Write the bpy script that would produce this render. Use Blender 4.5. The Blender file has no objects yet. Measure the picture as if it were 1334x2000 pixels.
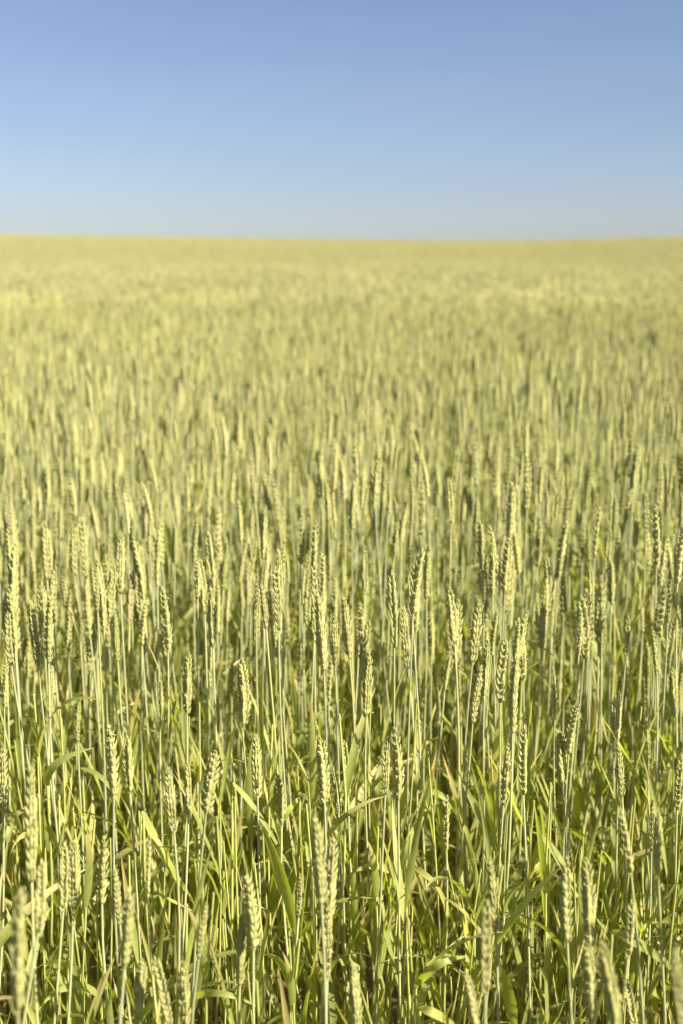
import bpy, math, random
import numpy as np
from mathutils import Vector, Matrix, Euler

# ------------------------------------------------------------------ camera, sky, sun, exposure
SC = bpy.context.scene
EYE, LENS, HZ = 1.30, 45.0, 480.0
F = LENS / 36.0 * 2000.0                      # focal length in photograph pixels
PITCH = math.atan((1000.0 - HZ) / F)
cd = bpy.data.cameras.new('camera')
cam = bpy.data.objects.new('camera', cd)
SC.collection.objects.link(cam)
cam.location = (0, 0, EYE)
cam.rotation_euler = (math.pi / 2 - PITCH, 0, 0)
cd.sensor_fit = 'VERTICAL'; cd.sensor_height = 36.0; cd.sensor_width = 24.0; cd.lens = LENS
cd.clip_start = 0.02; cd.clip_end = 6000
cd.dof.use_dof = True; cd.dof.focus_distance = 1.52; cd.dof.aperture_fstop = 4.7
SC.camera = cam

SUN_AZ, SUN_EL = 120.0, 34.0                  # degrees clockwise from the view direction, above the horizon
w = bpy.data.worlds.new('World'); SC.world = w; w.use_nodes = True
nt = w.node_tree; nt.nodes.clear()
sky = nt.nodes.new('ShaderNodeTexSky'); sky.sky_type = 'NISHITA'; sky.sun_disc = False
sky.sun_elevation = math.radians(SUN_EL); sky.sun_rotation = math.radians(SUN_AZ)
sky.altitude = 300; sky.air_density = 0.9; sky.dust_density = 0.92; sky.ozone_density = 2.5
bg = nt.nodes.new('ShaderNodeBackground'); bg.inputs[1].default_value = 0.0500
wo = nt.nodes.new('ShaderNodeOutputWorld')
tcw = nt.nodes.new('ShaderNodeTexCoord'); lift = nt.nodes.new('ShaderNodeVectorMath'); lift.operation = 'ADD'
lift.inputs[1].default_value = (0, 0, 0.025)                     # the field stands a little above the sky's own horizon
nt.links.new(tcw.outputs['Generated'], lift.inputs[0]); nt.links.new(lift.outputs[0], sky.inputs[0])
wbal = nt.nodes.new('ShaderNodeMix'); wbal.data_type = 'RGBA'; wbal.blend_type = 'MULTIPLY'; wbal.inputs[0].default_value = 1.0
wbal.inputs[7].default_value = (0.97, 0.91, 0.975, 1)
# thin streaks of high vapour, everywhere in the sky
vm = nt.nodes.new('ShaderNodeMapping'); vm.inputs['Scale'].default_value = (1.6, 1.6, 9)
vn = nt.nodes.new('ShaderNodeTexNoise'); vn.inputs['Scale'].default_value = 1.6; vn.inputs['Detail'].default_value = 5
vr = nt.nodes.new('ShaderNodeMapRange'); vr.inputs[1].default_value = 0.35; vr.inputs[2].default_value = 0.75
vr.inputs[3].default_value = 0.0; vr.inputs[4].default_value = 0.07
vx = nt.nodes.new('ShaderNodeMix'); vx.data_type = 'RGBA'; vx.inputs[7].default_value = (6.4, 6.0, 6.9, 1)
nt.links.new(tcw.outputs['Generated'], vm.inputs[0]); nt.links.new(vm.outputs[0], vn.inputs[0]); nt.links.new(vn.outputs['Fac'], vr.inputs[0])
nt.links.new(vr.outputs[0], vx.inputs[0]); nt.links.new(wbal.outputs[2], vx.inputs[6])
nt.links.new(sky.outputs[0], wbal.inputs[6]); nt.links.new(vx.outputs[2], bg.inputs[0]); nt.links.new(bg.outputs[0], wo.inputs[0])

sd = bpy.data.lights.new('sun', 'SUN'); sd.energy = 5.0; sd.angle = math.radians(0.53); sd.color = (1.0, 0.90, 0.72)
so = bpy.data.objects.new('sun', sd); SC.collection.objects.link(so)
a, e = math.radians(SUN_AZ), math.radians(SUN_EL)
to_sun = Vector((math.sin(a) * math.cos(e), math.cos(a) * math.cos(e), math.sin(e)))
so.rotation_euler = to_sun.to_track_quat('Z', 'Y').to_euler(); so.location = (5, -2, 6)
SC.view_settings.view_transform = 'Standard'; SC.view_settings.look = 'None'
SC.view_settings.gamma = 1.0; SC.view_settings.use_curve_mapping = False
SC.view_settings.exposure = 1.37
SC.render.engine = 'CYCLES'
SC.cycles.max_bounces = 12; SC.cycles.diffuse_bounces = 9; SC.cycles.glossy_bounces = 2
SC.cycles.transmission_bounces = 8; SC.cycles.transparent_max_bounces = 4
SC.cycles.use_adaptive_sampling = False

R = random.Random(7)
rng = np.random.default_rng(7)
CX, SX = math.cos(PITCH), math.sin(PITCH)

def unproject(u, v, d):
    """photograph pixel (1334x2000) at ground distance d ahead of the camera -> world point"""
    x, y = (u - 667.0) / F, (1000.0 - v) / F
    dy, dz = CX + y * SX, -SX + y * CX
    s = d / dy
    return Vector((x * s, d, EYE + dz * s))

def project(p):
    y, z = p[1], p[2] - EYE
    dep = y * CX - z * SX
    up = y * SX + z * CX
    if dep < 0.05: return None
    return (667 + F * p[0] / dep, 1000 - F * up / dep, dep)

# ------------------------------------------------------------------ materials
def mat_new(name):
    m = bpy.data.materials.new(name); m.use_nodes = True
    n = m.node_tree.nodes; n.clear()
    return m, n, m.node_tree.links

def plant_mat(name, c_dark, c_light, c_alt, transl, rough, noise_scale, coat=0.0, attr=None, low=None, trans_col=None, alt_from=0.72, streak=(1, 1, 1), bump=0.0):
    m, n, l = mat_new(name)
    out = n.new('ShaderNodeOutputMaterial')
    info = n.new('ShaderNodeObjectInfo')
    tc = n.new('ShaderNodeTexCoord'); mp = n.new('ShaderNodeMapping'); mp.inputs['Scale'].default_value = streak
    no = n.new('ShaderNodeTexNoise'); no.inputs['Scale'].default_value = noise_scale; no.inputs['Detail'].default_value = 3
    l.new(tc.outputs['Object'], mp.inputs['Vector']); l.new(mp.outputs[0], no.inputs['Vector'])
    rmp = n.new('ShaderNodeValToRGB')
    rmp.color_ramp.elements[0].position = 0.3; rmp.color_ramp.elements[0].color = (*c_dark, 1)
    rmp.color_ramp.elements[1].position = 0.7; rmp.color_ramp.elements[1].color = (*c_light, 1)
    l.new(no.outputs['Fac'], rmp.inputs[0])
    # some plants are riper than others
    r2 = n.new('ShaderNodeMapRange'); r2.inputs[1].default_value = alt_from; r2.inputs[2].default_value = 1.0
    l.new(info.outputs['Random'], r2.inputs[0])
    mx = n.new('ShaderNodeMix'); mx.data_type = 'RGBA'
    l.new(r2.outputs[0], mx.inputs[0]); l.new(rmp.outputs[0], mx.inputs[6]); mx.inputs[7].default_value = (*c_alt, 1)
    col = mx.outputs[2]
    if attr:
        at = n.new('ShaderNodeAttribute'); at.attribute_name = attr
        mx2 = n.new('ShaderNodeMix'); mx2.data_type = 'RGBA'
        l.new(at.outputs['Fac'], mx2.inputs[0]); mx2.inputs[6].default_value = (*low, 1); l.new(col, mx2.inputs[7])
        col = mx2.outputs[2]
    hv = n.new('ShaderNodeHueSaturation')
    r3 = n.new('ShaderNodeMath'); r3.operation = 'MULTIPLY_ADD'; r3.inputs[1].default_value = 17.31; r3.inputs[2].default_value = 0.0
    fr = n.new('ShaderNodeMath'); fr.operation = 'FRACT'
    l.new(info.outputs['Random'], r3.inputs[0]); l.new(r3.outputs[0], fr.inputs[0])
    mr = n.new('ShaderNodeMapRange'); mr.inputs[3].default_value = 0.84; mr.inputs[4].default_value = 1.14
    l.new(fr.outputs[0], mr.inputs[0]); l.new(mr.outputs[0], hv.inputs['Value']); l.new(col, hv.inputs['Color'])
    col = hv.outputs[0]
    p = n.new('ShaderNodeBsdfPrincipled'); p.inputs['Roughness'].default_value = rough
    p.inputs['Specular IOR Level'].default_value = 0.35
    l.new(col, p.inputs['Base Color'])
    if bump:
        bn = n.new('ShaderNodeBump'); bn.inputs['Strength'].default_value = bump; bn.inputs['Distance'].default_value = 0.001
        l.new(no.outputs['Fac'], bn.inputs['Height']); l.new(bn.outputs[0], p.inputs['Normal'])
    if transl > 0:
        t = n.new('ShaderNodeBsdfTranslucent')
        if trans_col:
            mm = n.new('ShaderNodeMix'); mm.data_type = 'RGBA'; mm.blend_type = 'MULTIPLY'; mm.inputs[0].default_value = 1
            l.new(col, mm.inputs[6]); mm.inputs[7].default_value = (*trans_col, 1); l.new(mm.outputs[2], t.inputs[0])
        else:
            l.new(col, t.inputs[0])
        s = n.new('ShaderNodeMixShader'); s.inputs[0].default_value = transl
        l.new(p.outputs[0], s.inputs[1]); l.new(t.outputs[0], s.inputs[2]); l.new(s.outputs[0], out.inputs[0])
    else:
        l.new(p.outputs[0], out.inputs[0])
    return m

M_EAR = plant_mat('wheat_ear', (0.49, 0.51, 0.18), (0.60, 0.595, 0.28), (0.63, 0.59, 0.30), 0.42, 0.6, 160, bump=0.15)
M_EAR_SHADED = plant_mat('far_ear_shaded', (0.42, 0.425, 0.18), (0.51, 0.49, 0.24), (0.48, 0.48, 0.20), 0.36, 0.6, 160)  # darker straw copy for far ears, standing in for self-shade and haze
M_STEM = plant_mat('wheat_stem', (0.41, 0.44, 0.235), (0.51, 0.53, 0.295), (0.58, 0.56, 0.24), 0.25, 0.45, 30, attr='upper', low=(0.47, 0.49, 0.10), streak=(40, 40, 2))
M_LEAF = plant_mat('wheat_leaf', (0.295, 0.33, 0.095), (0.40, 0.425, 0.145), (0.52, 0.50, 0.16), 0.5, 0.5, 60, attr='upper', low=(0.60, 0.50, 0.24), trans_col=(1.4, 1.5, 0.42), streak=(6, 6, 1), alt_from=0.8)
M_ANTH = plant_mat('anther', (0.72, 0.68, 0.48), (0.80, 0.76, 0.58), (0.78, 0.70, 0.45), 0.2, 0.6, 50)
M_DRY = plant_mat('dry_leaf', (0.28, 0.17, 0.07), (0.40, 0.27, 0.10), (0.45, 0.32, 0.12), 0.25, 0.7, 40)

def soil_mat():
    m, n, l = mat_new('soil')
    out = n.new('ShaderNodeOutputMaterial'); p = n.new('ShaderNodeBsdfPrincipled'); p.inputs['Roughness'].default_value = 0.95
    tc = n.new('ShaderNodeTexCoord'); no = n.new('ShaderNodeTexNoise'); no.inputs['Scale'].default_value = 9; no.inputs['Detail'].default_value = 9
    l.new(tc.outputs['Object'], no.inputs['Vector'])
    r = n.new('ShaderNodeValToRGB')
    r.color_ramp.elements[0].position = 0.3; r.color_ramp.elements[0].color = (0.17, 0.11, 0.055, 1)
    r.color_ramp.elements[1].position = 0.7; r.color_ramp.elements[1].color = (0.36, 0.26, 0.14, 1)
    l.new(no.outputs['Fac'], r.inputs[0]); l.new(r.outputs[0], p.inputs['Base Color'])
    b = n.new('ShaderNodeBump'); b.inputs['Strength'].default_value = 0.8; b.inputs['Distance'].default_value = 0.02
    l.new(no.outputs['Fac'], b.inputs['Height']); l.new(b.outputs[0], p.inputs['Normal']); l.new(p.outputs[0], out.inputs[0])
    return m
M_SOIL = soil_mat()

# ------------------------------------------------------------------ terrain
CREST_U = [-900, -300, 0, 330, 667, 950, 1100, 1200, 1334, 1700, 2300]
CREST_V = [455, 456, 459.5, 464, 468.5, 472, 470, 467, 463, 458, 458]
CREST_X = [(u - 667) / F * 200 for u in CREST_U]
CREST_Z = [EYE + (HZ - v) / F * 200 - 0.84 for v in CREST_V]
PY = [-60, 0, 12, 20, 27, 40, 60, 80, 110, 150, 200, 240, 300, 500, 2500]
PZ = [0.0, 0.0, 0.0, 0.0, -0.02, -0.38, -1.15, -1.5, -0.95, 0.33, 0.0, 0.0, -3.2, -14, -80]
def smooth_interp(x, xs, ys):
    xs, ys = np.asarray(xs, float), np.asarray(ys, float)
    d = np.diff(ys) / np.diff(xs)
    m = np.zeros_like(ys); m[1:-1] = np.where(d[:-1] * d[1:] > 0, 2 * d[:-1] * d[1:] / (d[:-1] + d[1:] + 1e-12), 0)
    m[0], m[-1] = d[0], d[-1]
    x = np.clip(np.asarray(x, float), xs[0], xs[-1])
    i = np.clip(np.searchsorted(xs, x) - 1, 0, len(xs) - 2)
    h = xs[i + 1] - xs[i]; t = (x - xs[i]) / h
    return ((2*t**3-3*t**2+1)*ys[i] + (t**3-2*t**2+t)*h*m[i] + (-2*t**3+3*t**2)*ys[i+1] + (t**3-t**2)*h*m[i+1])
def terrain(x, y):
    x, y = np.asarray(x, float), np.asarray(y, float)
    z = smooth_interp(y, PY, PZ)
    c = smooth_interp(x * 200.0 / np.maximum(y, 120), CREST_X, CREST_Z)
    wgt = np.clip((y - 95) / 95, 0, 1); wgt = wgt * wgt * (3 - 2 * wgt)
    base200 = np.where(y < 200, smooth_interp(np.minimum(y, 200), PY[:10] + [200], PZ[:10] + [1.5]), 1.5)
    fall = np.where(y > 205, -0.0006 * (y - 205) ** 2 / (1 + (y - 205) * 0.004), 0)
    return np.where(y < 95, z, np.where(y < 200, base200 + wgt * (c - 1.5), c + fall))

def mesh_obj(name, verts, faces, mats, parent=None, midx=None, smooth=True, link=True):
    me = bpy.data.meshes.new(name); me.from_pydata([tuple(v) for v in verts], [], faces)
    for m in mats: me.materials.append(m)
    if midx is not None: me.polygons.foreach_set('material_index', midx)
    if smooth: me.polygons.foreach_set('use_smooth', [True] * len(me.polygons))
    me.update()
    o = bpy.data.objects.new(name, me)
    if link: SC.collection.objects.link(o)
    if parent: o.parent = parent
    return o

def build_ground():
    ys = np.concatenate([np.arange(-60, 0, 6), np.arange(0, 8, 0.25), np.arange(8, 40, 1), np.arange(40, 320, 4), np.geomspace(320, 2500, 20)])
    xs = np.concatenate([-np.geomspace(900, 6, 40), np.arange(-5.75, 5.9, 0.25), np.geomspace(6, 900, 40)])
    X, Y = np.meshgrid(xs, ys); Z = terrain(X, Y)
    near = (np.abs(X) < 6.5) & (Y > -1) & (Y < 8.5)
    Z = Z + np.where(near, rng.normal(0, 0.012, Z.shape), 0)
    nx = len(xs)
    V = np.stack([X.ravel(), Y.ravel(), Z.ravel()], 1)
    Fc = [(j*nx+i, j*nx+i+1, (j+1)*nx+i+1, (j+1)*nx+i) for j in range(len(ys)-1) for i in range(nx-1)]
    o = mesh_obj('ground', V, Fc, [M_SOIL]); o['kind'] = 'structure'; o['label'] = 'brown soil and rolling ground under the wheat'
build_ground()

# ------------------------------------------------------------------ plant pieces (raw geometry: lists of verts / faces)
class Geo:
    def __init__(s): s.v, s.f, s.m, s.a = [], [], [], []
    def add(s, v, f, m=0, a=1.0, M=None):
        o = len(s.v)
        s.v += [M @ Vector(q) for q in v] if M is not None else [Vector(q) for q in v]
        s.f += [tuple(i + o for i in q) for q in f]; s.m += [m] * len(f)
        s.a += list(a) if hasattr(a, '__len__') else [a] * len(v)
    def obj(s, name, mats, parent=None, link=True):
        o = mesh_obj(name, s.v, s.f, mats, parent, s.m, link=link)
        at = o.data.attributes.new('upper', 'FLOAT', 'POINT'); at.data.foreach_set('value', s.a)
        return o

def spindle(rad, lens, n, tip, rr=None, flat=1.0):
    """closed tapered body along +Z: ring radii at heights, pointed end"""
    v = [(0, 0, 0)]; f = []
    for r, z in zip(rad, lens):
        for k in range(n):
            t = 2 * math.pi * k / n
            v.append((r * math.cos(t), r * flat * math.sin(t), z))
    v.append(tip)
    for k in range(n): f.append((0, 1 + (k + 1) % n, 1 + k))
    for j in range(len(rad) - 1):
        for k in range(n):
            p, q = 1 + j * n + k, 1 + j * n + (k + 1) % n
            f.append((p, q, q + n, p + n))
    b = 1 + (len(rad) - 1) * n
    for k in range(n): f.append((b + k, b + (k + 1) % n, len(v) - 1))
    return v, f

def spikelet_geo(r):
    """three florets fanned across Y, leaning out toward +X; about 11 mm long"""
    g = Geo()
    for k, (ang, ln, off) in enumerate(((-13, 0.0108, -0.0012), (13, 0.0104, 0.0012), (0, 0.0115, 0.0))):
        ln *= r.uniform(0.93, 1.08)
        awn = r.uniform(0.0, 0.002) + (r.uniform(0.002, 0.004) if r.random() < 0.3 else 0)
        v, f = spindle((0.0016, 0.0019, 0.0012), (ln * 0.2, ln * 0.48, ln * 0.78), 5, (-0.0002, 0, ln + awn), flat=0.85)
        M = Matrix.Translation((0.0006 if k == 2 else 0, off, 0)) @ Matrix.Rotation(math.radians(-ang + r.uniform(-4, 4)), 4, 'X') @ Matrix.Rotation(math.radians(14 + r.uniform(-4, 4) - (7 if k == 2 else 0)), 4, 'Y')
        g.add(v, f, 0, 1.0, M)
    return g

EAR_L = 0.090
rv = random.Random(3)
SPK = [spikelet_geo(rv) for _ in range(8)]
SPK_ME = []
for g in SPK:
    o = g.obj('spikelet', [M_EAR], link=False); SPK_ME.append(o.data); bpy.data.objects.remove(o)

def ear_layout(r, nodes, bend, full):
    """list of (spikelet index, matrix) along a slightly curved spine, plus the spine"""
    out = []; spine = []
    L = EAR_L - 0.010
    def pt(t): return Vector((bend * t * t, 0.3 * bend * t * t * r0, L * t))
    r0 = r.uniform(-1, 1)
    for k in range(nodes):
        t = k / (nodes - 1)
        c = pt(t); tn = (pt(min(1, t + 0.05)) - pt(max(0, t - 0.05))).normalized()
        q = Vector((0, 0, 1)).rotation_difference(tn).to_matrix().to_4x4()
        prof = full * (0.62 + 0.55 * math.sin(math.pi * min(1, 0.18 + 0.80 * t)) ** 0.8)
        if t > 0.9: prof *= 0.86
        side = 0 if k % 2 else math.pi
        last = k == nodes - 1
        M = Matrix.Translation(c) @ q @ Matrix.Rotation(side + r.uniform(-0.12, 0.12), 4, 'Z') @ Matrix.Translation((0 if last else 0.0013, 0, 0)) \
            @ Matrix.Rotation(math.radians(-18 if last else r.uniform(-4, 4)), 4, 'Y') @ Matrix.Scale(prof * r.uniform(0.93, 1.07), 4)
        out.append((r.randrange(len(SPK)), M))
    spine = [pt(t / 10) for t in range(11)]
    return out, spine

def tube(pts, rad, n):
    v, f = [], []
    for i, p in enumerate(pts):
        d = (pts[min(i + 1, len(pts) - 1)] - pts[max(i - 1, 0)]).normalized()
        x = d.cross(Vector((0.02, 1, 0.03))).normalized(); y = d.cross(x)
        for k in range(n):
            t = 2 * math.pi * k / n
            v.append(p + (x * math.cos(t) + y * math.sin(t)) * rad[i])
    for i in range(len(pts) - 1):
        for k in range(n):
            a, b = i * n + k, i * n + (k + 1) % n
            f.append((a, b, b + n, a + n))
    return v, f

N_EAR = 16
EARS = []
for i in range(N_EAR):
    lay, spine = ear_layout(rv, rv.choice([17, 19, 20, 21, 22, 23, 24]), rv.choice([-1, 1]) * rv.uniform(0.0, 0.014), rv.uniform(0.82, 1.12))
    core = Geo()
    v, f = tube(spine, [0.0016, 0.0030] + [0.0036] * 5 + [0.0030, 0.0022, 0.0014, 0.0005], 6); core.add(v, f, 0)
    for k in range(rv.choice([2, 5, 9, 14])):                # pale anthers hanging from the florets
        z = rv.uniform(0.1, 0.95); t = rv.uniform(0, 6.28); ra = rv.uniform(0.0052, 0.0068)
        c = spine[int(z * 10)] + Vector((ra * math.cos(t), ra * math.sin(t), 0))
        v, f = spindle((0.00055, 0.00055), (0.0008, 0.0026), 3, (0, 0, 0.0034))
        core.add(v, f, 1, 1.0, Matrix.Translation(c) @ Euler((rv.uniform(1.5, 3.6), rv.uniform(-1, 1), rv.uniform(0, 6))).to_matrix().to_4x4())
    oc = core.obj('ear', [M_EAR, M_ANTH], link=False)
    full = Geo(); full.add(core.v, core.f); full.m = list(core.m)
    for si, M in lay: full.add(SPK[si].v, SPK[si].f, 0, 1.0, M)
    of = full.obj('ear', [M_EAR, M_ANTH], link=False)
    EARS.append(dict(lay=lay, core=oc.data, full=of.data, geo=full))
    bpy.data.objects.remove(oc); bpy.data.objects.remove(of)

def ribbon(pts, normals, width, prof=None, fold=0.18):
    """leaf blade: three verts across with a shallow keel"""
    v, f = [], []; n = len(pts)
    for i, p in enumerate(pts):
        t = i / (n - 1)
        d = (pts[min(i + 1, n - 1)] - pts[max(i - 1, 0)]).normalized()
        s = d.cross(normals[i]).normalized(); nn = s.cross(d)
        wd = width * 0.5 * (min(1, 0.55 + 2.2 * t) * (1 - max(0, (t - 0.35) / 0.65) ** 1.7) + 0.02)
        v += [p - s * wd, p - nn * wd * fold * 2, p + s * wd]
    for i in range(n - 1):
        a = i * 3
        f += [(a, a + 1, a + 4, a + 3), (a + 1, a + 2, a + 5, a + 4)]
    return v, f

def leaf_geo(r, style):
    L = r.uniform(0.16, 0.26); n = 9
    a0 = math.radians(r.uniform(6, 28)); 
    a1 = {'up': r.uniform(8, 40), 'arch': r.uniform(65, 120), 'droop': r.uniform(130, 165), 'kink': r.uniform(95, 150)}[style]
    a1 = math.radians(a1); p = Vector((0, 0, 0)); pts = [p.copy()]; az = 0; daz = r.uniform(-0.08, 0.08); tw = r.uniform(-1.6, 1.6); nr = []
    kink = r.randrange(3, 6)
    for i in range(n):
        t = i / (n - 1)
        if style == 'kink': an = a0 if i < kink else a1
        else: an = a0 + (a1 - a0) * t ** 1.3
        az += daz
        d = Vector((math.sin(an) * math.cos(az), math.sin(an) * math.sin(az), math.cos(an)))
        nrm = Vector((-math.cos(an) * math.cos(az), -math.cos(an) * math.sin(az), math.sin(an)))
        nrm.rotate(Matrix.Rotation(tw * t, 3, d)); nr.append(nrm)
        if i < n - 1:
            p = p + d * L / (n - 1); pts.append(p.copy())
    g = Geo(); v, f = ribbon(pts, nr, r.uniform(0.008, 0.0145)); dry = r.choice([0, 0, 0.15, 0.3, 0.5])
    g.add(v, f, 0, [1 - min(1, max(0, (i // 3) / (n - 1) - 1 + dry) / max(dry, 0.01) * 1.3) for i in range(len(v))])
    return g

LEAVES = []
for st in ['up'] * 10 + ['arch'] * 4 + ['droop'] * 1 + ['kink'] * 1:
    g = leaf_geo(rv, st); o = g.obj('leaf', [M_LEAF], link=False)
    LEAVES.append((o.data, g, st)); bpy.data.objects.remove(o)

def stem_geo(p0, p1, axis, r, n=6, rings=10, top=0.00125, bot=0.0019):
    """from root p0 to ear base p1, meeting the ear along its axis"""
    H = (p1 - p0).length
    c0 = p0 + Vector((r.gauss(0, 0.012), r.gauss(0, 0.012), H * 0.4)); c1 = p1 - axis * H * 0.33
    pts = []; rad = []; att = []
    wv = r.uniform(0.0005, 0.003); ph = r.uniform(0, 6)
    for i in range(rings + 1):
        t = i / rings
        q = p0 * (1-t)**3 + c0 * 3*t*(1-t)**2 + c1 * 3*t*t*(1-t) + p1 * t**3
        q = q + Vector((math.sin(t * 9 + ph), math.cos(t * 7 + ph), 0)) * wv * math.sin(math.pi * t)
        pts.append(q); rad.append(bot + (top - bot) * t); att.append(min(1, max(0, (t - 0.38) / 0.12)))
    v, f = tube(pts, rad, n)
    g = Geo(); g.add(v, f, 0, [a for a in att for _ in range(n)])
    return g, pts

def axis_matrix(base, axis, spin, sc):
    q = Vector((0, 0, 1)).rotation_difference(axis).to_matrix().to_4x4()
    return Matrix.Translation(base) @ q @ Matrix.Rotation(spin, 4, 'Z') @ Matrix.Scale(sc, 4)

def leaf_set(r, pts, count, lo=0.16, hi=0.72):
    """(leaf mesh index, matrix) placed along the stem"""
    out = []; az = r.uniform(0, 6.28); n = len(pts) - 1
    for k in range(count):
        t = lo + (hi - lo) * (k + r.uniform(0.2, 0.8)) / count
        i = min(n - 1, int(t * n)); p = pts[i].lerp(pts[i + 1], t * n - i)
        az += math.pi + r.uniform(-0.7, 0.7)
        idx = r.randrange(len(LEAVES))
        out.append((idx, Matrix.Translation(p) @ Matrix.Rotation(az, 4, 'Z') @ Matrix.Scale(r.uniform(0.7, 1.1) * (0.75 if t > 0.6 else 1), 4)))
    return out

# ------------------------------------------------------------------ individual stalks
def empty(name, loc):
    o = bpy.data.objects.new(name, None); o.location = loc; o.empty_display_size = 0.05
    SC.collection.objects.link(o); return o
def link(name, me, parent, M):
    o = bpy.data.objects.new(name, me); SC.collection.objects.link(o); o.parent = parent; o.matrix_basis = M
    return o

def tag(o, label, cat, group):
    o['label'] = label; o['category'] = cat; o['group'] = group

def build_stalk(rec):
    r = random.Random(rec['seed'])
    root = rec['root']
    t = empty('wheat_stalk', root)
    b = rec['base'] - root; ax = rec['axis']
    g, pts = stem_geo(Vector((0, 0, -0.01)), b, ax, r, n=7, rings=14)
    g.obj('stem', [M_STEM], t)
    E = EARS[rec['ear']]; s = rec['len'] / EAR_L
    M = axis_matrix(b, ax, rec['spin'], s) @ Matrix.Diagonal((rec['fat'], rec['fat'], 1, 1))
    if rec['split']:
        eo = link('ear', E['core'], t, M)
        for si, Ms in E['lay']: link('spikelet', SPK_ME[si], eo, Ms)
    else:
        link('ear', E['full'], t, M)
    for li, Ml in leaf_set(r, pts, rec['leaves']): link('leaf', LEAVES[li][0], t, Ml)
    tag(t, rec['label'], 'wheat stalk', 'wheat stalks standing in the front of the field')
    return t

# ears read off the photograph: tip x, tip y, base x, base y, relative width
HERO = [
(17,1028,22,1142,1),(5,1190,22,1300,1),(74,1160,75,1245,.8),(93,1155,95,1295,1.1),(102,1295,97,1395,.9),(165,1140,176,1242,.8),
(195,1085,203,1230,.9),(232,1035,236,1160,1.1),(257,1110,253,1220,1),(280,1070,282,1155,.8),(303,1028,307,1145,.9),(322,1140,328,1275,1.1),
(363,1270,365,1395,1),(398,1085,400,1200,1),(413,1035,415,1160,1),(430,1058,410,1165,1),(440,1050,436,1150,.8),(486,1100,484,1185,.9),
(527,1040,525,1135,.9),(527,1140,543,1285,1.1),(484,1280,476,1418,1.2),(463,1310,466,1390,.8),(500,1430,503,1560,1.1),(555,1500,550,1612,1.1),
(632,1075,628,1185,1),(622,1150,632,1310,1.1),(640,1260,642,1370,.9),(608,1310,610,1395,.9),(315,1325,313,1415,.8),(222,1410,222,1560,1.2),
(245,1430,254,1550,.9),(225,1190,230,1292,.8),(60,1480,62,1722,1.1),(414,1465,402,1590,1.3),(328,1490,340,1628,1),(372,1480,368,1592,.8),
(632,1430,634,1570,1.2),(655,1490,662,1602,.9),(5,1450,6,1590,1),(25,1710,35,1985,.8),(133,1640,123,1782,1),(148,1632,143,1778,1),
(198,1620,199,1765,1),(222,1690,234,1805,1),(258,1730,243,1892,1),(285,1620,289,1745,.7),(275,1868,270,1998,1),(312,1860,332,2015,1),
(360,1870,362,2015,.9),(405,1755,388,1872,.8),(494,1705,495,1857,1.3),(475,1785,468,1930,.8),(589,1700,583,1792,.9),(618,1590,628,1765,1.1),
(648,1630,640,1800,1.2),(642,1760,638,1915,1),(678,1440,680,1552,.9),(757,1430,752,1552,.9),(780,1410,778,1562,1.1),(870,1550,872,1662,.8),
(962,1670,968,1822,.8),(948,1750,948,1942,.9),(1098,1670,1108,1842,1),(1148,1665,1152,1850,1.1),(1150,1820,1155,2005,1.1),(1178,1830,1205,2015,.9),
(1238,1755,1226,1872,.9),(1228,1900,1240,2020,1.1),(1275,1555,1272,1662,.7),(1218,1570,1233,1712,.8),(992,1440,983,1572,1),(1016,1410,1022,1552,1.1),
(1208,1450,1215,1555,.9),(1325,1470,1322,1582,.9),(918,1885,930,2020,1),(690,1880,700,2015,1.1),(715,1055,712,1162,.9),(672,1160,683,1287,1),
(700,1185,710,1312,1.1),(720,1260,715,1402,1),(745,1250,752,1318,.8),(768,1110,770,1265,.9),(786,1180,798,1312,1.1),(842,1190,842,1282,1),
(880,1140,888,1258,1.1),(895,1230,897,1308,.8),(962,1020,970,1125,1),(937,1160,922,1300,1.2),(932,1290,923,1412,1.2),(948,1245,945,1370,.9),
(975,1240,976,1372,1.2),(1003,1270,1001,1432,1),(1018,1230,1022,1332,1.1),(1085,1300,1083,1395,.7),(1097,1120,1100,1215,1),(1148,1160,1140,1285,1.4),
(1165,1145,1168,1245,1.1),(1178,1120,1175,1235,1),(1208,1020,1205,1118,1.1),(1290,1135,1288,1245,1.1),(1280,1220,1283,1318,.9),(1220,1260,1228,1345,.8),
(1118,1360,1110,1472,1.1),(1091,1425,1099,1537,1.2),(1193,1360,1197,1452,.9),(1208,1350,1206,1445,.9),(1316,1300,1315,1402,1),(875,1270,868,1352,.8),
(818,1280,820,1345,.8),(1312,1040,1310,1130,1),(1005,1030,1007,1110,1),(855,1340,857,1420,.8),(560,1180,562,1260,.8),(1245,1130,1247,1210,.8),
(128,1115,130,1200,.9),(45,1240,50,1320,.8),(150,1360,152,1450,.8),(1050,1170,1052,1250,.8),(1325,1180,1327,1280,1),(585,1060,586,1140,.9),
(1262,1400,1266,1490,.8),(300,1230,303,1310,.8),(816,1110,818,1190,.9),(886,1040,888,1120,.9),
]
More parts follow.
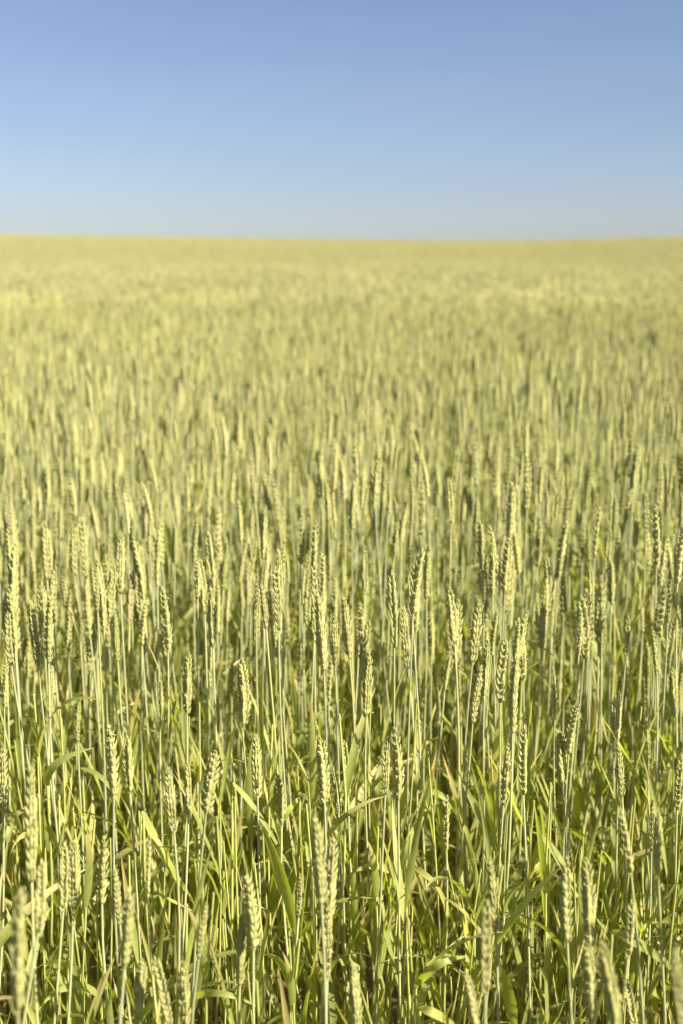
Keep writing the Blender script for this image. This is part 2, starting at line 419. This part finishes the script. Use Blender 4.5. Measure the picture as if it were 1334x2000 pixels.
HERO_LABEL = {
 32:'big blurred wheat ear standing tallest in front near the left edge, tip three quarters down',
 39:'pale blurred wheat ear cut off by the bottom left corner, large and plain',
 50:'plump sharp wheat ear low in front, left of the bottom centre',
 62:'blurred wheat ear, left one of the big pair at lower right',
 63:'tall thick blurred wheat ear, right one of the big pair at lower right',
 64:'thick blurred wheat ear cut by the bottom edge directly below the big right pair',
 65:'blurred ear leaning right out of the bottom edge at right',
 54:'thick knobbly wheat ear at the bottom centre, right one of a close pair',
 53:'wheat ear at the bottom centre, left one of a close pair',
 11:'crisp upright yellow green ear standing clear in the left quarter at mid height',
 19:'crisp long ear leaning slightly left, between the left quarter and the centre',
 25:'long sharply focused ear just left of the centre line',
 88:'lower of two ears in one long column right of centre',
 87:'upper of two ears in one long column right of centre, leaning right',
 95:'broad two tone ear, shaded left side, in the right sixth at mid height',
 29:'broad sharp ear in the lower left, alone on a thin straight stem',
 33:'wide braided ear leaning right on a curved pale stem, lower left of centre',
 58:'broad sharp ear, right one of a close pair right of centre low down',
 57:'narrower ear, left one of a close pair right of centre low down',
 61:'long ear low down among broad leaves, right of the bottom centre',
 69:'thin slanting ear pointing left, above the bottom right corner',
 46:'small ear cut by the bottom edge, a fifth of the way across',
}
ONES = 'zero one two three four five six seven eight nine ten eleven twelve thirteen fourteen fifteen sixteen seventeen eighteen nineteen'.split()
TENS = '. . twenty thirty forty fifty sixty seventy eighty ninety'.split()
def words_of(n):
    n = max(0, min(99, int(n)))
    return ONES[n] if n < 20 else TENS[n // 10] + ('-' + ONES[n % 10] if n % 10 else '')
def in_words(p):
    return '%s percent across, %s percent down' % (words_of(round(p[0] / 13.34)), words_of(round(p[1] / 20.0)))

recs = []
for i, (ut, vt, ub, vb, fat) in enumerate(HERO):
    r = random.Random(1000 + i)
    ln = math.hypot(ub - ut, vb - vt)
    Ht = 0.87 + r.uniform(-0.05, 0.05)
    dH = F * (EYE - Ht) / (vt - HZ); dL = F * 0.094 / ln
    d = dH ** 0.62 * dL ** 0.38
    d = min(max(d, F * (EYE - 1.0) / (vt - HZ)), F * (EYE - 0.60) / (vt - HZ))
    tip = unproject(ut, vt, d + r.uniform(-0.012, 0.012)); base = unproject(ub, vb, d)
    ax = (tip - base)
    L = ax.length; ax.normalize()
    root = Vector((base.x + r.uniform(-0.035, 0.035) - ax.x * 0.15, base.y + r.uniform(-0.03, 0.05), 0)); root.z = 0.0
    recs.append(dict(seed=i, root=root, base=base, axis=ax, tip=tip, len=L, fat=0.9 * fat * min(1.15, (0.094 / L) ** 0.5), ear=r.randrange(N_EAR), spin=r.uniform(0, 6.28),
                     leaves=r.choice([3, 4, 4]), hero=i, d=d))

# everything else that grows: jittered positions in the view and a margin around it
taken = [(q['root'].x, q['root'].y) for q in recs]
cell = {}
for x, y in taken: cell.setdefault((int(x // 0.05), int(y // 0.05)), []).append((x, y))
def free(x, y, m=0.022):
    ci, cj = int(x // 0.05), int(y // 0.05)
    for i in (ci-1, ci, ci+1):
        for j in (cj-1, cj, cj+1):
            for (a, b) in cell.get((i, j), ()):
                if (a-x)**2 + (b-y)**2 < m*m: return False
    return True
NEAR_END = 10.0
DENS = 400.0
pts_near, shoots = [], []
y = 0.15
R2 = random.Random(21)
area_cells = []
for j in range(int((NEAR_END + 0.3) / 0.25)):
    y0 = -0.3 + j * 0.25
    half = 0.267 * max(y0, 0) + 0.03 * max(y0, 0) + (1.4 if y0 < 4 else 1.6)
    n = int(2 * half * 0.25 * (DENS if y0 < 2.2 else 540))
    for _ in range(n):
        x, yy = R2.uniform(-half, half), y0 + R2.uniform(0, 0.25)
        if math.hypot(x, yy) < 0.25 or not free(x, yy): continue
        cell.setdefault((int(x // 0.05), int(yy // 0.05)), []).append((x, yy))
        pts_near.append((x, yy))

def patch(x, y):
    """gentle unevenness of the crop's height, in metres"""
    v = math.sin(2.1 * x + 1.3 * y + 0.5) * math.sin(1.7 * y - 0.9 * x + 1.1) + 0.8 * math.sin(5.3 * x - 3.7 * y) * math.sin(4.1 * y + 2.9 * x + 2)
    v += 0.7 * math.sin(0.45 * x + 0.21 * y + 1) * math.sin(0.31 * y - 0.37 * x)
    return 0.026 * v
cand, plain = [], []
for k, (x, yy) in enumerate(pts_near):
    r = random.Random(50000 + k)
    H = 0.86 + patch(x, yy) + r.gauss(0, 0.045) - (r.uniform(0.05, 0.22) if r.random() < 0.45 else 0)
    lean = Vector((r.gauss(0, 0.035), r.gauss(0, 0.035), 1)).normalized()
    base = Vector((x + lean.x * 0.6, yy + lean.y * 0.6, H - 0.09)); L = 0.090 * r.uniform(0.68, 1.2)
    tip = base + lean * L
    pj = project(tip)
    vis = pj is not None and -15 < pj[0] < 1349 and pj[1] < 1990
    if vis and (yy < 1.62 or (pj[1] > 1215 and yy < 1.85)):
        shoots.append((k, x, yy)); continue
    if not vis and pj is not None and 1900 < pj[1] < 2250 and abs(x) < 0.5: shoots.append((k, x, yy)); continue
    if not vis and yy < 1.75 and abs(x) < 0.267 * yy + 0.02:
        shoots.append((k, x, yy)); continue
    rec = dict(seed=50000 + k, root=Vector((x, yy, 0)), base=base, axis=lean, tip=tip, len=L, fat=r.uniform(0.82, 1.1), ear=r.randrange(N_EAR),
               spin=r.uniform(0, 6.28), leaves=r.choice([3, 3, 4]), hero=None, d=yy)
    (cand if vis else plain).append(rec)
cand.sort(key=lambda q: q['d'])
n_more = 300 - len(recs)
recs += cand[:n_more]; rest = cand[n_more:] + plain

# labels
used = set()
for q in recs:
    p = project(q['tip']); px = F * q['len'] / p[2]; q['split'] = px > 112
    if q['hero'] in HERO_LABEL: q['label'] = HERO_LABEL[q['hero']]; used.add(q['label']); continue
    tilt = q['axis'].x
    lean = 'leaning left' if tilt < -0.055 else 'leaning right' if tilt > 0.055 else 'upright'
    size = 'plump' if q['fat'] > 1.07 else 'slender' if q['fat'] < 0.86 else 'green'
    foc = 'blurred' if p[2] < 1.15 or p[2] > 1.95 else 'sharp'
    lab = '%s %s ear %s, tip %s' % (size, foc, lean, in_words(p))
    q['label'] = lab
def tell_apart(items):                                     # neighbours that would read the same: nearer, farther
    by = {}
    for q in items: by.setdefault(q['label'], []).append(q)
    for lab, qs in by.items():
        if len(qs) < 2: continue
        qs.sort(key=lambda q: q['d'])
        for k, q in enumerate(qs): q['label'] = lab + (', nearest of these' if k == 0 else ', farthest of these' if k == len(qs) - 1 else ', between two others')
tell_apart(recs)
for q in recs: build_stalk(q)

# ------------------------------------------------------------------ leafy shoots without an ear in front
HLEAF = [  # (points base -> tip in the photograph, distance, width in pixels, label)
 ([(574,1815),(548,1705),(508,1605)],1.33,36,'broad dark shaded leaf blade slanting up left, bottom centre left'),
 ([(762,1715),(800,1645),(836,1572)],1.45,30,'pointed grey green leaf rising to the right of the centre'),
 ([(1130,1752),(1082,1662),(1038,1624)],1.35,28,'pale arching leaf bending left over the big right pair of ears'),
 ([(1195,1818),(1262,1852),(1345,1918)],1.18,26,'long green leaf slanting down to the right edge at bottom right'),
 ([(370,1952),(430,1940),(505,1968)],1.2,17,'bright flat leaf lying level near the bottom, left of centre'),
 ([(812,1928),(858,1884),(918,1868)],1.2,20,'folded pale leaf reaching right near the bottom, right of centre'),
 ([(92,1535),(112,1490),(185,1460)],1.5,22,'dark arched leaf with its tip to the right, far left'),
 ([(1022,1252),(1058,1264),(1096,1296)],1.85,8,'thin pale bent leaf in the right half at mid height'),
 ([(280,1585),(325,1680),(380,1760)],1.4,24,'wide pale leaf slanting down right in the lower left'),
 ([(1004,2005),(988,1925),(958,1868)],1.22,34,'dark folded leaf at the bottom edge right of centre'),
 ([(738,1925),(752,1850),(772,1750)],1.38,20,'upright pale leaf blade beside the centre stems low down'),
 ([(798,2005),(812,1925),(816,1835)],1.2,18,'pale narrow leaf standing up from the bottom edge right of centre'),
 ([(1070,2010),(1067,1930),(1062,1822)],1.3,13,'narrow upright leaf left of the big right pair, bottom'),
 ([(820,1968),(860,1985),(900,2012)],1.15,24,'pale leaf drooping through the bottom edge right of centre'),
 ([(330,1450),(338,1390),(354,1348)],1.62,17,'pale short leaf behind the sharp left quarter ear'),
 ([(928,1800),(952,1725),(978,1645)],1.4,15,'slim leaf rising steeply to the right, lower right of centre'),
 ([(795,1690),(857,1740),(900,1855)],1.42,20,'dull green leaf arching down right, right of centre'),
 ([(872,1755),(915,1790),(940,1832)],1.35,10,'short whitish leaf tip pointing down right, right of centre'),
 ([(452,1528),(505,1590),(572,1705)],1.45,15,'long thin leaf sweeping down right, left of centre'),
 ([(1250,1820),(1296,1765),(1340,1690)],1.3,17,'dark leaf rising to the right edge, lower right'),
 ([(585,1560),(560,1590),(545,1640)],1.5,16,'small drooping leaf left of the centre low ears'),
 ([(160,1500),(205,1525),(235,1580)],1.5,14,'small curved leaf left of the broad sharp left ear'),
 ([(690,1700),(655,1660),(640,1690)],1.5,14,'short hooked leaf behind the bottom centre pair'),
]
SH_GROUP = 'leafy wheat shoots without an ear'
for i, (pp, d, wpx, lab) in enumerate(HLEAF):
    r = random.Random(300 + i)
    P = [unproject(u, v, d + dd) for (u, v), dd in zip(pp, (0, r.uniform(-0.05, 0.02), r.uniform(-0.08, 0.06)))]
    n = 12; pts = []; nr = []
    for k in range(n):
        t = k / (n - 1)
        q = P[0] * (1-t)*(1-2*t) + P[1] * 4*t*(1-t) + P[2] * t*(2*t-1)
        pts.append(q)
    dr = (P[2] - P[0]).normalized(); view = (Vector((0, 0, EYE)) - P[1]).normalized()
    nm0 = (view - dr * view.dot(dr)).normalized(); dark = 'dark' in lab
    best = min([-1.0 + 0.1 * q for q in range(21)], key=lambda q: (1 if dark else -1) * abs((Matrix.Rotation(q, 3, dr) @ nm0).dot(to_sun)) + 0.25 * abs(q))
    tw0, tw1 = best + r.uniform(-0.15, 0.1), best + r.uniform(-0.1, 0.3)
    for k in range(n):
        dr = (pts[min(k+1, n-1)] - pts[max(k-1, 0)]).normalized()
        view = (Vector((0, 0, EYE)) - pts[k]).normalized(); view = view.normalized()
        nm = (view - dr * view.dot(dr)).normalized(); nm.rotate(Matrix.Rotation(tw0 + (tw1 - tw0) * k / (n-1), 3, dr)); nr.append(nm)
    root = Vector((P[0].x + r.uniform(-0.02, 0.02), P[0].y + r.uniform(0, 0.03), 0))
    t = empty('wheat_shoot', root)
    g, sp = stem_geo(Vector((0, 0, -0.01)), P[0] - root, Vector((0, 0, 1)), r, top=0.0016, bot=0.0021)
    g.a = [a * 0.35 for a in g.a]
    g.obj('stem', [M_STEM], t)
    g = Geo(); v, f = ribbon([q - root for q in pts], nr, wpx * (0.75 if dark else 0.85) / F * d, fold=0.12); g.add(v, f, 0); g.obj('leaf', [M_LEAF], t)
    for li, Ml in leaf_set(r, sp, 2, 0.3, 0.85): link('leaf', LEAVES[li][0], t, Ml)
    tag(t, 'wheat shoot with ' + lab if len(lab.split()) < 13 else lab, 'wheat shoot', SH_GROUP)

def shoot_parts(r, h):
    g, sp = stem_geo(Vector((0, 0, -0.01)), Vector((r.gauss(0, 0.02), r.gauss(0, 0.02), h)), Vector((r.gauss(0, .08), r.gauss(0, .08), 1)).normalized(), r, n=5, rings=7, top=0.0012, bot=0.002)
    g.a = [a * 0.3 for a in g.a]
    ls = leaf_set(r, sp, r.choice([2, 2, 3]), 0.3, 0.97)
    return g, ls
shoots.sort(key=lambda s: (project((s[1], s[2], 0.5)) or (0, 9e9, 0))[1] if True else 0)
front = [s for s in shoots if (lambda p: p and 0 < p[0] < 1334 and 1150 < p[1] < 1950)(project((s[1], s[2], 0.5)))]
front = sorted(front, key=lambda s: s[2])[:90]
fs = set(s[0] for s in front)
shoot_recs = []
for k, x, yy in front:
    r = random.Random(90000 + k); h = r.uniform(0.42, 0.74)
    t = empty('wheat_shoot', (x, yy, 0)); g, ls = shoot_parts(r, h)
    g.obj('stem', [M_STEM], t)
    for li, Ml in ls: link('leaf', LEAVES[li][0], t, Ml)
    shoot_recs.append(dict(o=t, d=yy, label='leafy earless shoot, top %s' % in_words(project((x, yy, h)))))
tell_apart(shoot_recs)
for q in shoot_recs: tag(q['o'], q['label'], 'wheat shoot', SH_GROUP)

# ------------------------------------------------------------------ the rest of the field: one object
src = bpy.data.collections.new('wheat_sources')            # not linked to the scene
MATS = [M_EAR, M_ANTH, M_STEM, M_LEAF, M_EAR_SHADED]
def add_leafs(G, ls, M=None):
    for li, Ml in ls: G.add(LEAVES[li][1].v, LEAVES[li][1].f, 3, LEAVES[li][1].a, (M @ Ml) if M is not None else Ml)
N_ST, N_SH, N_CL = 14, 8, 8
idx = 0
for i in range(N_ST):                                       # whole stalks
    r = random.Random(400 + i); G = Geo()
    ax = Vector((r.gauss(0, 0.05), r.gauss(0, 0.05), 1)).normalized(); base = Vector((ax.x * .5, ax.y * .5, 0.78))
    g, sp = stem_geo(Vector((0, 0, -0.02)), base, ax, r, n=5, rings=9)
    G.add(g.v, g.f, 2, g.a)
    E = EARS[i % N_EAR]['geo']; M = axis_matrix(base, ax, r.uniform(0, 6), r.uniform(0.8, 1.05)) @ Matrix.Diagonal((0.98, 0.98, 1, 1))
    o0 = len(G.m); G.add(E.v, E.f, 0, 1.0, M); G.m[o0:] = E.m
    add_leafs(G, leaf_set(r, sp, 4))
    o = G.obj('source_%03d' % idx, MATS, link=False); src.objects.link(o); idx += 1
for i in range(N_SH):                                       # shoots
    r = random.Random(500 + i); G = Geo()
    g, ls = shoot_parts(r, r.uniform(0.36, 0.74)); G.add(g.v, g.f, 2, g.a); add_leafs(G, ls)
    o = G.obj('source_%03d' % idx, MATS, link=False); src.objects.link(o); idx += 1
TILE = 0.8
for i in range(2 * N_CL):                                   # tufts of the far field, then tufts with shade put into the ear colour
    r = random.Random(600 + i); G = Geo()
    for k in range(185):
        x, yy = r.uniform(-TILE * .55, TILE * .55), r.uniform(-TILE * .55, TILE * .55)
        ax = Vector((r.gauss(0, 0.06), r.gauss(0, 0.06), 1)).normalized(); H = 0.78 + r.gauss(0, 0.05) - (r.uniform(0.03, 0.16) if r.random() < 0.3 else 0)
        b = Vector((x, yy, H)); root = Vector((x - ax.x * .5, yy - ax.y * .5, 0.0))
        v, f = tube([root, root.lerp(b, .6) , b], [0.002, 0.0017, 0.0015], 3); G.add(v, f, 2, [0]*3 + [.7]*3 + [1]*3)
        L = 0.090 * r.uniform(0.68, 1.2)
        v, f = spindle((0.0042, 0.0066, 0.0052, 0.0068, 0.0050, 0.0058, 0.003), [L * q for q in (.03, .2, .33, .46, .62, .74, .9)], 5, (0, 0, L))
        G.add(v, f, 0, 1.0, axis_matrix(b, ax, r.uniform(0, 6), 1))
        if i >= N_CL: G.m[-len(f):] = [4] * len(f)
        for q in range(2):
            li = r.randrange(len(LEAVES)); lg = LEAVES[li][1]
            G.add(lg.v, lg.f, 3, lg.a, Matrix.Translation(root.lerp(b, r.uniform(.3, .7))) @ Matrix.Rotation(r.uniform(0, 6.28), 4, 'Z') @ Matrix.Scale(r.uniform(.7, 1), 4))
    o = G.obj('source_%03d' % idx, MATS, link=False); src.objects.link(o); idx += 1

P_, I_, RO, SCL = [], [], [], []
for q in rest:
    r = random.Random(q['seed'])
    P_.append((q['root'].x, q['root'].y, float(terrain(q['root'].x, q['root'].y)))); I_.append(r.randrange(N_ST))
    RO.append((r.gauss(0, .03), r.gauss(0, .03), r.uniform(0, 6.28))); SCL.append(q['tip'].z / 0.865)
for k, x, yy in shoots:
    if k in fs: continue
    r = random.Random(90000 + k)
    P_.append((x, yy, 0)); I_.append(N_ST + r.randrange(N_SH)); RO.append((0, 0, r.uniform(0, 6.28))); SCL.append(r.uniform(.8, 1.1) * (0.7 if yy < 1.05 else 1))
for k in range(int(len(rest) * 0.3)):                     # late low shoots between the stalks
    q = R2.choice(rest)
    x, yy = q['root'].x + R2.uniform(-.05, .05), q['root'].y + R2.uniform(-.05, .05)
    if math.hypot(x, yy) < 1.0 and abs(x) < 0.5: continue
    P_.append((x, yy, float(terrain(x, yy)))); I_.append(N_ST + R2.randrange(N_SH)); RO.append((0, 0, R2.uniform(0, 6.28))); SCL.append(R2.uniform(.7, 1.05))
for k in range(420):                                       # leafy growth low between the front stalks
    yy = R2.uniform(1.0, 4.0); x = R2.uniform(-1, 1) * (0.267 * yy + 0.35)
    if not free(x, yy, 0.012): continue
    P_.append((x, yy, 0)); I_.append(N_ST + R2.randrange(N_SH)); RO.append((R2.gauss(0, .06), R2.gauss(0, .06), R2.uniform(0, 6.28))); SCL.append(R2.uniform(.7, 1.15))
yy = NEAR_END + TILE * 0.35
FAR_END = 214
while yy < FAR_END:
    half = 0.267 * yy + 2.5 + 0.05 * yy
    n = int(2 * half / TILE) + 1
    xs = -half + (np.arange(n) + rng.uniform(-.2, .2, n)) * TILE
    yv = yy + rng.uniform(-.2, .2, n) * TILE
    zs = terrain(xs, yv)
    for x, y_, z in zip(xs, yv, zs):
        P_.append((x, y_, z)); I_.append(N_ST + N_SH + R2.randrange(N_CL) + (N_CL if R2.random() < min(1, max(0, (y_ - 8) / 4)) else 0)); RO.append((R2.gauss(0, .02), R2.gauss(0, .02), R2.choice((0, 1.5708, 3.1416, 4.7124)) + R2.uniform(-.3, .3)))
        SCL.append(1 + R2.gauss(0, .025) + 1.1 * patch(x, y_))
    yy += TILE
fme = bpy.data.meshes.new('wheat_field'); fme.from_pydata(P_, [], [])
at = fme.attributes.new('pick', 'INT', 'POINT'); at.data.foreach_set('value', I_)
at = fme.attributes.new('turn', 'FLOAT_VECTOR', 'POINT'); at.data.foreach_set('vector', [c for t in RO for c in t])
at = fme.attributes.new('size', 'FLOAT', 'POINT'); at.data.foreach_set('value', SCL)
field = bpy.data.objects.new('wheat_field', fme); SC.collection.objects.link(field)
field['kind'] = 'stuff'; field['label'] = 'pale green wheat field receding to the horizon'; field['category'] = 'wheat field'
ng = bpy.data.node_groups.new('scatter', 'GeometryNodeTree')
ng.interface.new_socket('Geometry', in_out='INPUT', socket_type='NodeSocketGeometry')
ng.interface.new_socket('Geometry', in_out='OUTPUT', socket_type='NodeSocketGeometry')
gi = ng.nodes.new('NodeGroupInput'); go = ng.nodes.new('NodeGroupOutput')
ci = ng.nodes.new('GeometryNodeCollectionInfo'); ci.inputs['Collection'].default_value = src
ci.inputs['Separate Children'].default_value = True; ci.inputs['Reset Children'].default_value = True
ip = ng.nodes.new('GeometryNodeInstanceOnPoints'); ip.inputs['Pick Instance'].default_value = True
def named(nm, ty):
    n = ng.nodes.new('GeometryNodeInputNamedAttribute'); n.data_type = ty; n.inputs['Name'].default_value = nm; return n.outputs['Attribute']
e2r = ng.nodes.new('FunctionNodeEulerToRotation')
L_ = ng.links.new
L_(gi.outputs[0], ip.inputs['Points']); L_(ci.outputs[0], ip.inputs['Instance'])
L_(named('pick', 'INT'), ip.inputs['Instance Index']); L_(named('turn', 'FLOAT_VECTOR'), e2r.inputs[0]); L_(e2r.outputs[0], ip.inputs['Rotation'])
L_(named('size', 'FLOAT'), ip.inputs['Scale']); L_(ip.outputs[0], go.inputs[0])
md = field.modifiers.new('scatter', 'NODES'); md.node_group = ng

# ------------------------------------------------------------------ dead leaves on the soil
G = Geo(); r = random.Random(77)
for k in range(2600):
    y0 = r.uniform(0.6, 5.5); x = r.uniform(-1, 1) * (0.267 * y0 + 0.5)
    lg = LEAVES[r.randrange(4, 10)][1]
    G.add(lg.v, lg.f, 0, 1.0, Matrix.Translation((x, y0, r.uniform(0.0, 0.10))) @ Euler((r.uniform(-.5, .5), r.uniform(.4, 1.5), r.uniform(0, 6.28)), 'ZYX').to_matrix().to_4x4() @ Matrix.Scale(r.uniform(.4, .8), 4))
dl = G.obj('dead_leaves', [M_DRY]); dl['kind'] = 'stuff'; dl['label'] = 'dry brown leaves low between the stems'; dl['category'] = 'dead leaves'
print('stalks', len(recs), 'split', sum(q['split'] for q in recs), 'front shoots', len(front), 'points', len(P_), 'rest', len(rest))
